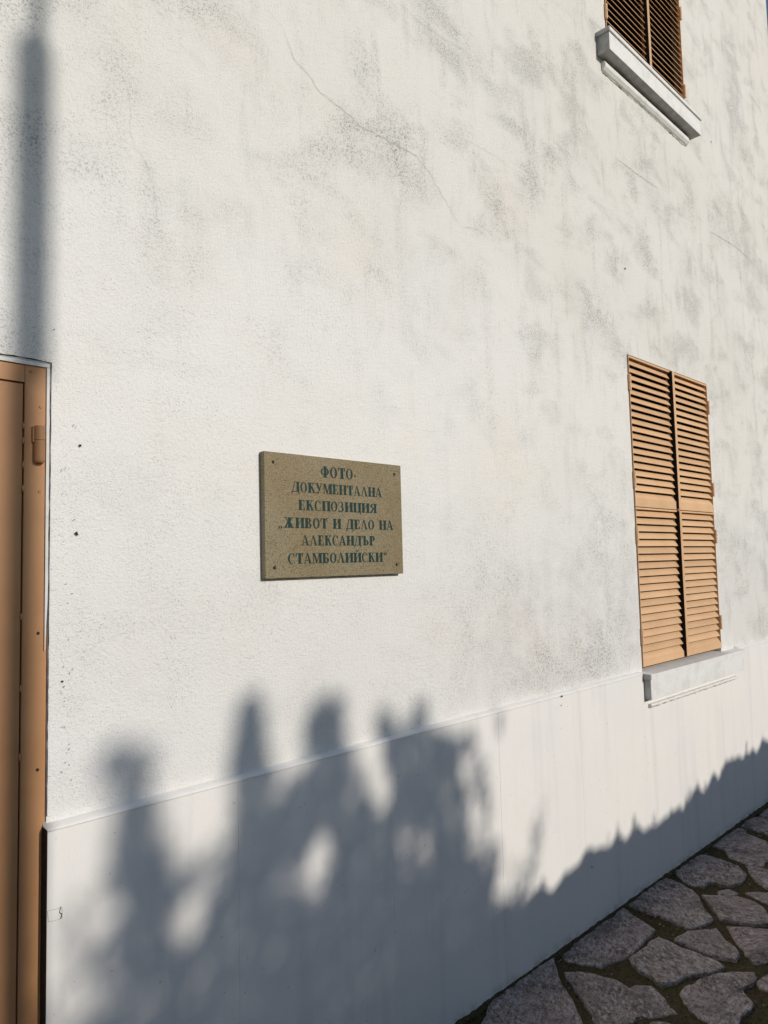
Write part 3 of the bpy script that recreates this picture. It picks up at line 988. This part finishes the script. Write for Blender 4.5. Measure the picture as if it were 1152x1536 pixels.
G['О'] = (.86, arc(.43, .5, .40, .52, .19, .46, 0, 360, 26))
G['Ф'] = (1.0, stem(.395, -.02, 1.02) + arc(.40, .52, .36, .32, .17, .26, 90, 270) + arc(.60, .52, .36, .32, .17, .26, -90, 90))
G['Т'] = (.86, stem(.325, top=False) + bar(.02, .84, .93, .07) + tri((.02, .93), (.02, .66), (.06, .66), (.16, .93)) + tri((.84, .93), (.70, .93), (.80, .66), (.84, .66)))
G['-'] = (.36, bar(.05, .31, .32, .11))
G['Д'] = (.98, stem(.62, 0, 1, False) + diag(.12, .06, .36, 1, .08) + bar(.30, .70, .945, .055) + bar(.03, .95, 0, .07) + tri((.03, .0), (.03, -.24), (.07, -.24), (.17, 0)) + tri((.95, 0), (.81, 0), (.91, -.24), (.95, -.24)))
G['К'] = (.92, stem(.10) + diag(.29, .42, .66, .96, .09) + [[(.38, .62), (.66, 0), (.90, 0), (.54, .70)]] + bar(.58, .92, .945, .055) + bar(.60, .95, 0, .055))
G['У'] = (.86, [[(.06, 1), (.29, 1), (.56, .33), (.42, .22)]] + [[(.30, .0), (.39, .0), (.78, 1), (.69, 1)]] + bar(0, .36, .945, .055) + bar(.58, .88, .945, .055) + arc(.20, .12, .15, .15, .05, .05, 180, 380, 8))
G['М'] = (1.14, stem(.82) + [rc(.11, 0, .18, 1)] + bar(.03, .27, 0, .055) + bar(.03, .18, .945, .055) + [[(.12, 1), (.34, 1), (.62, .12), (.50, .0)]] + [[(.50, 0), (.57, 0), (.88, 1), (.81, 1)]])
G['Е'] = (.80, stem(.10) + bar(.2, .72, .93, .07) + bar(.2, .75, 0, .07) + bar(.28, .54, .47, .065) + tri((.72, .93), (.58, .93), (.68, .68), (.72, .68)) + tri((.75, .07), (.75, .34), (.71, .34), (.60, .07)) + [rc(.52, .36, .565, .64)])
G['Н'] = (1.0, stem(.10) + stem(.68) + bar(.28, .72, .47, .07))
def lam(b):
    o = [[(.10, 0), (.18, 0), (.46, .96), (.40, 1)], [(.40, 1), (.53, 1), (.90, 0), (.64, 0)]] + bar(.0, .30, 0, .055) + bar(.56, .97, 0, .055)
    if b: o += bar(.22, .66, .28, .065)
    return o
G['А'] = (.94, lam(True))
G['Л'] = (.94, lam(False))
G['С'] = (.82, arc(.44, .5, .40, .52, .19, .46, 62, 298, 22) + [rc(.70, .66, .745, 1.0)] + [rc(.72, .0, .76, .26)] + tri((.62, .95), (.55, .88), (.70, .70), (.72, .8)))
G['П'] = (1.0, stem(.10) + stem(.68) + bar(.2, .8, .93, .07))
G['З'] = (.74, arc(.32, .74, .32, .28, .12, .22, -90, 130, 12) + arc(.32, .27, .37, .29, .15, .22, -140, 90, 14) + [rc(.03, .66, .07, 1)] + [rc(.02, .0, .06, .3)] + bar(.22, .40, .475, .06))
G['И'] = (1.02, stem(.10) + stem(.70) + [[(.28, .10), (.28, .22), (.73, .90), (.73, .78)]])
G['Й'] = (1.02, G['И'][1] + arc(.51, 1.30, .22, .19, .11, .11, 180, 360, 10))
G['Ц'] = (1.02, stem(.10, bot=False) + stem(.68, bot=False) + bar(.03, .99, 0, .07) + tri((.99, 0), (.85, 0), (.95, -.24), (.99, -.24)))
G['Я'] = (.92, stem(.60) + arc(.60, .735, .50, .265, .26, .205, 90, 270, 14) + [[(.04, 0), (.30, 0), (.62, .50), (.42, .50)]] + bar(-.02, .34, 0, .055))
G['Ж'] = (1.24, stem(.515) + [[(.12, 0), (.32, 0), (.56, .56), (.42, .56)], [(1.12, 0), (.92, 0), (.68, .56), (.82, .56)], [(.52, .50), (.60, .50), (.30, .97), (.21, .97)], [(.64, .50), (.72, .50), (1.03, .97), (.94, .97)]] + bar(.02, .36, 0, .055) + bar(.88, 1.22, 0, .055) + bar(.08, .36, .93, .07) + bar(.88, 1.16, .93, .07))
G['В'] = (.88, stem(.10) + arc(.38, .75, .36, .25, .15, .19, -90, 90, 12) + arc(.40, .27, .42, .27, .19, .205, -90, 90, 12) + bar(.28, .42, .94, .06) + bar(.28, .42, .47, .06) + bar(.28, .42, 0, .06))
G['Р'] = (.84, stem(.10) + arc(.36, .72, .44, .28, .20, .215, -90, 90, 14) + bar(.28, .38, .94, .06) + bar(.28, .38, .44, .06))
G['Б'] = (.86, stem(.10) + bar(.2, .74, .93, .07) + tri((.74, .93), (.60, .93), (.70, .68), (.74, .68)) + arc(.38, .29, .44, .29, .20, .225, -90, 90, 14) + bar(.28, .40, .52, .06) + bar(.28, .40, 0, .06))
G['Ъ'] = (1.0, stem(.26, top=False) + bar(.02, .47, .93, .07) + tri((.02, .93), (.02, .66), (.06, .66), (.16, .93)) + arc(.54, .29, .42, .29, .18, .225, -90, 90, 14) + bar(.44, .56, .52, .06) + bar(.44, .56, 0, .06))
def comma(x, z, s): return arc(x, z, .10, .10, 0.001, 0.001, 0, 360, 10) + [[(x + s * .10, z), (x - s * .02, z - s * .04), (x - s * .12, z - s * .24), (x - s * .07, z - s * .27)]]
G['„'] = (.56, comma(.16, .06, 1) + comma(.40, .06, 1))
G['“'] = (.56, comma(.18, .82, -1) + comma(.42, .82, -1))
G[' '] = (.52, [])

def text_line(s, xa, xb, z0, h):
    gap = .06
    tot = sum(G[c][0] + gap for c in s) - gap
    kx = (xb - xa) / tot
    V, F = [], []
    x, k = 0.0, 0
    for c in s + ' ':
        w, polys = G[c]
        if c == ' ':
            obj('lettering', V, F, M['ink'], sign)
            V, F = [], []
        for p in polys:
            y = -ST - 0.00035 - 0.000012 * (k % 60)
            k += 1
            q = [(xa - SX0 + (x + a) * kx, y, z0 - SZ0 + b * h) for a, b in p]
            ar = sum(q[i - 1][0] * q[i][2] - q[i][0] * q[i - 1][2] for i in range(len(q)))
            if ar < 0: q.reverse()
            F.append(tuple(range(len(V), len(V) + len(q))))
            V += q
        x += w + gap
HC = 0.0310
text_line('ФОТО-', 1.391, 1.540, 1.8695, HC + .003)
text_line('ДОКУМЕНТАЛНА', 1.280, 1.651, 1.8185, HC)
text_line('ЕКСПОЗИЦИЯ', 1.304, 1.625, 1.7650, HC)
text_line('„ЖИВОТ И ДЕЛО НА', 1.229, 1.700, 1.7110, HC)
text_line('АЛЕКСАНДЪР', 1.314, 1.616, 1.6590, HC)
text_line('СТАМБОЛИЙСКИ“', 1.263, 1.668, 1.6050, HC)

# ------------------------------------------------------------------ what stands behind the camera and shades the wall
def shade_point(x, z, s):
    """the point s metres up the sun's ray from the spot (x, z) of the wall"""
    return Vector((x, 0, z)) + L * s

def leaf(V, F, p, size, rnd, flat=0.0):
    d = Vector((rnd.gauss(0, 1), rnd.gauss(0, 1), rnd.gauss(0, 1))).normalized()
    e = d.orthogonal().normalized()
    e.rotate(Matrix.Rotation(rnd.uniform(0, 6.28), 3, d))
    f = d.cross(e)
    a, b = size * rnd.uniform(.7, 1.3), size * rnd.uniform(.38, .55)
    k = len(V)
    V += [p - e * a * .5, p + f * b * .5 + d * b * .1, p + e * a * .55, p - f * b * .5 + d * b * .1]
    F += [(k, k + 1, k + 2), (k, k + 2, k + 3)]

# --- tall shrub: shadow blobs on the wall (x, z, rx, rz, density) and gaps between the branches
BLOB = [(0.785, 1.105, .085, .085, .75), (0.80, .98, .07, .12, .95), (0.81, .85, .10, .12, 1), (0.84, .68, .14, .14, 1), (0.86, .45, .19, .22, 1), (0.66, .50, .11, .4, .42), (0.70, .30, .14, .3, .6),
        (1.143, 1.195, .04, .07, .9), (1.146, 1.12, .06, .11, 1), (1.14, 1.04, .085, .12, 1), (1.10, .93, .09, .09, .7), (1.16, .86, .12, .12, 1), (1.04, .80, .07, .09, .55), (1.02, .62, .16, .15, .95), (1.0, .79, .13, .11, .62),
        (1.42, 1.125, .09, .09, .95), (1.36, 1.10, .05, .05, .6), (1.43, 1.02, .09, .10, 1), (1.33, .93, .12, .11, 1), (1.24, .82, .14, .12, 1), (1.46, .86, .14, .13, 1), (1.10, .70, .10, .12, .9), (1.2, .5, .3, .22, 1),
        (1.665, 1.07, .055, .07, .8), (1.83, 1.08, .04, .06, .6), (1.73, .98, .12, .10, 1), (1.88, .92, .15, .11, .95), (2.235, .97, .025, .07, .35), (2.02, .92, .09, .07, .55),
        (1.55, .70, .22, .18, 1), (1.74, .82, .14, .15, 1), (1.88, .77, .18, .17, 1), (1.93, .58, .16, .19, 1), (1.65, .42, .42, .28, 1), (2.03, .36, .18, .16, 1), (2.08, .80, .10, .08, .45), (2.12, .68, .06, .12, .4),
        (2.15, .47, .09, .12, .45), (2.52, .60, .03, .09, .30), (2.45, .47, .045, .10, .35), (2.36, .33, .08, .10, .4), (2.27, .40, .05, .10, .25),
        (1.0, .2, .5, .3, 1), (1.6, .12, .8, .28, 1), (2.15, .20, .25, .14, 1), (1.3, .38, .42, .22, 1), (1.9, .42, .25, .22, 1)]
GAP = [(0.937, .705, .05, .06, .95), (0.97, .88, .08, .06, .6), (0.985, .95, .10, .07, 1), (1.00, .78, .05, .05, .5), (1.285, 1.03, .06, .045, .95), (1.355, .735, .045, .065, .85), (1.33, .63, .04, .07, .4),
       (1.585, .90, .05, .06, .9), (1.575, 1.0, .05, .06, .95), (1.62, .84, .04, .05, .8), (1.50, .885, .03, .03, .5), (1.715, .70, .045, .05, .55), (1.72, .60, .04, .06, .4), (2.03, .84, .03, .07, .6), (1.92, .80, .03, .05, .3), (2.05, .62, .03, .06, .5), (1.10, .60, .03, .04, .4), (1.5, .62, .03, .05, .45), (1.83, .62, .03, .05, .4), (1.42, .50, .03, .05, .35), (1.18, .93, .03, .04, .35), (1.74, .94, .03, .03, .4), (.83, .55, .03, .05, .4), (1.60, .52, .03, .05, .3), (1.95, .70, .025, .04, .45)]
DIST = 8.8
def soft(d, a, b):
    t = min(max((b - d) / (b - a), 0), 1)
    return t * t * (3 - 2 * t)
def density(x, z):
    v = 1.0
    for cx, cz, rx, rz, a in BLOB:
        d = math.hypot((x - cx) / rx, (z - cz) / rz)
        if d < 1.15: v *= 1 - a * soft(d, .62, 1.15)
    v = 1 - v
    for cx, cz, rx, rz, a in GAP:
        d = math.hypot((x - cx) / rx, (z - cz) / rz)
        if d < 1.1: v *= 1 - a * soft(d, .55, 1.1)
    k = 0.5 + 0.9 * noise.noise((x * 16, z * 13, 3.3)) + .4 * noise.noise((x * 38, z * 30, 1.3))
    return v if v > .93 else v * min(max(.55 + .6 * k, 0), 1.2)
def in_mask(x, z, rnd):
    v = density(x, z)
    return rnd.random() < v ** 1.6

def shrub():
    r2 = random.Random(11)
    base = shade_point(1.45, 0, DIST)
    root = empty('shrub', (base.x, base.y, -0.03))
    tag(root, 'tall leafy shrub across the path whose shadow falls on the plinth', 'shrub')
    o0 = Vector(root.location)
    V, F = [], []
    n = 0
    while n < 22000:
        x, z = r2.uniform(.4, 2.6), r2.uniform(-.15, 1.3)
        if not in_mask(x, z, r2): continue
        depth = r2.gauss(0, .42)
        leaf(V, F, shade_point(x, z, DIST + max(-.9, min(.9, depth))) - o0, 0.048, r2)
        n += 1
    # lower skirts of the crown, down to knee height
    for i in range(7000):
        a = r2.uniform(0, 6.283)
        z = r2.uniform(.6, 2.2)
        k = (.55 + .45 * (z - .6) / 1.6) * math.sqrt(r2.random())
        leaf(V, F, Vector((1.15 * k * math.cos(a), .9 * k * math.sin(a), z)), 0.06, r2)
    obj('foliage', V, F, M['leafA'], root)
    tips = [shade_point(x, z, DIST + r2.uniform(-.3, .3)) - o0 for x, z in ((.80, 1.05), (1.145, 1.12), (1.42, 1.08), (1.68, 1.0), (1.9, .9), (1.0, .55), (1.3, .6), (1.95, .6), (2.45, .45), (.8, .8), (2.2, .5))]
    for i, tp in enumerate(tips):
        bm = bmesh.new()
        p = Vector((r2.uniform(-.12, .12), r2.uniform(-.12, .12), 0))
        prev, N = p, 6
        for k in range(1, N + 1):
            t = k / N
            q = p.lerp(tp, t ** 1.15) * 1.0
            q = Vector((p.x + (tp.x - p.x) * t ** 1.6, p.y + (tp.y - p.y) * t ** 1.6, p.z + (tp.z - p.z) * t))
            q += Vector((r2.gauss(0, .03), r2.gauss(0, .03), 0)) * (1 - t)
            bm_tube(bm, prev, q, .028 * (1 - .8 * (k - 1) / N), .028 * (1 - .8 * k / N), 7)
            prev = q
        bobj('stem', bm, M['bark'], root)
shrub()

# --- hedge along the far side of the path; its ragged top draws the low shadow line
TOPS = [(-3, .20), (1.2, .22), (2.0, .25), (2.218, .265), (2.454, .245), (2.7, .272), (2.807, .29), (3.05, .28), (3.286, .295), (3.5, .27), (3.715, .275), (4.1, .33), (4.541, .362), (5.132, .358), (6, .38), (9, .42)]
HD = 4.6
def top_at(x):
    for (a, za), (b, zb) in zip(TOPS, TOPS[1:]):
        if a <= x <= b:
            z = za + (zb - za) * (x - a) / (b - a)
            break
    else: z = .3
    return z + 0.035 * noise.noise((x * 4.5, 2.2, 0)) + 0.045 * noise.noise((x * 10, 7.2, 0)) + 0.02 * noise.noise((x * 23, 9.2, 0)) - .02

def hedge():
    r2 = random.Random(23)
    a, b = shade_point(-2.6, 0, HD), shade_point(8.2, 0, HD)
    root = empty('hedge', ((a.x + b.x) / 2, a.y, -0.03))
    tag(root, 'low evergreen hedge along the far edge of the path, its ragged shadow on the plinth', 'hedge')
    o0 = Vector(root.location)
    V, F = [], []
    for i in range(30000):
        x = r2.uniform(-2.6, 8.2)
        depth = r2.uniform(-.32, .32)
        p0 = shade_point(x, top_at(x), HD)
        lim = p0.z - .03 - abs(depth) ** 2 * 1.6
        u = r2.random()
        z = lim - (u ** 2.2) * 1.25
        if z < .02: continue
        p = Vector((p0.x, p0.y + depth, z + depth * -0.0)) - o0
        leaf(V, F, p, 0.05, r2)
    # upright tufts standing out of the top
    x = -2.5
    while x < 8.1:
        p0 = shade_point(x, top_at(x), HD) - o0
        h = r2.choice((.015, .025, .035, .05, .075))
        w = r2.uniform(.025, .055)
        for k in range(34):
            t = r2.random()
            leaf(V, F, p0 + Vector((r2.gauss(0, w) * (1.05 - t), r2.uniform(-.08, .08), -.06 + t * (h + .06))), 0.032, r2)
        x += r2.uniform(.04, .13)
    obj('foliage', V, F, M['leafB'], root)
    for i in range(22):
        x = -2.2 + i * .48 + r2.uniform(-.1, .1)
        p0 = shade_point(x, 0, HD) - o0
        bm = bmesh.new()
        bm_tube(bm, (p0.x, p0.y + r2.uniform(-.05, .05), 0), (p0.x + r2.uniform(-.08, .08), p0.y, 1.0), .022, .009, 7)
        bobj('stem', bm, M['bark'], root)
    # dense twiggy heart of the hedge
    bm = bmesh.new()
    n = 400
    prev = None
    for i in range(n + 1):
        x = -2.6 + 10.8 * i / n
        p0 = shade_point(x, top_at(x), HD)
        hh = p0.z - .03
        q = [bm.verts.new(Vector((p0.x, p0.y + dy * (1 + .2 * noise.noise((x * 3, dz, dy)) ), .06 + dz * hh)) - o0) for dy, dz in ((-.2, 0), (-.22, .6), (-.03, 1.0), (.03, 1.0), (.22, .6), (.2, 0))]
        if prev:
            for k in range(6): bm.faces.new((prev[k], prev[(k + 1) % 6], q[(k + 1) % 6], q[k]))
        prev = q
    bobj('heart', bm, M['leafB'], root)
hedge()

# --- lamp post: thick lower tube, thinner upper tube
def lamp_post():
    S = 5.8
    p = shade_point(0.545, 0, S)
    root = empty('street_lamp', (p.x, p.y, -0.03))
    tag(root, 'grey stepped lamp post whose upright shadow runs above the door', 'street lamp')
    za, zb = shade_point(0, 2.085, S).z, shade_point(0, 2.885, S).z
    def tube(name, x, z0, z1, r0, r1, mat=M['steel']):
        bm = bmesh.new()
        bm_tube(bm, (x, 0, z0), (x, 0, z1), r0, r1, 24)
        return bobj(name, bm, mat, root)
    tube('pole', -.004, 0, za + .01, .039, .0365)
    tube('shadow_sleeve', .011, za, zb, .0435, .0435)  # added thicker length, sized to widen the post's shadow above the door
    tube('collar', .014, zb, zb + .03, .040, .024)
    tube('upper_pole', .020, zb + .02, zb + 2.6, .017, .016)
    tube('lamp_base', .020, zb + 2.6, zb + 2.68, .05, .10)
    tube('lamp_shade', .020, zb + 2.68, zb + 2.98, .10, .16, M['lamp'])
    tube('lamp_cap', .020, zb + 2.98, zb + 3.06, .18, .03)
lamp_post()
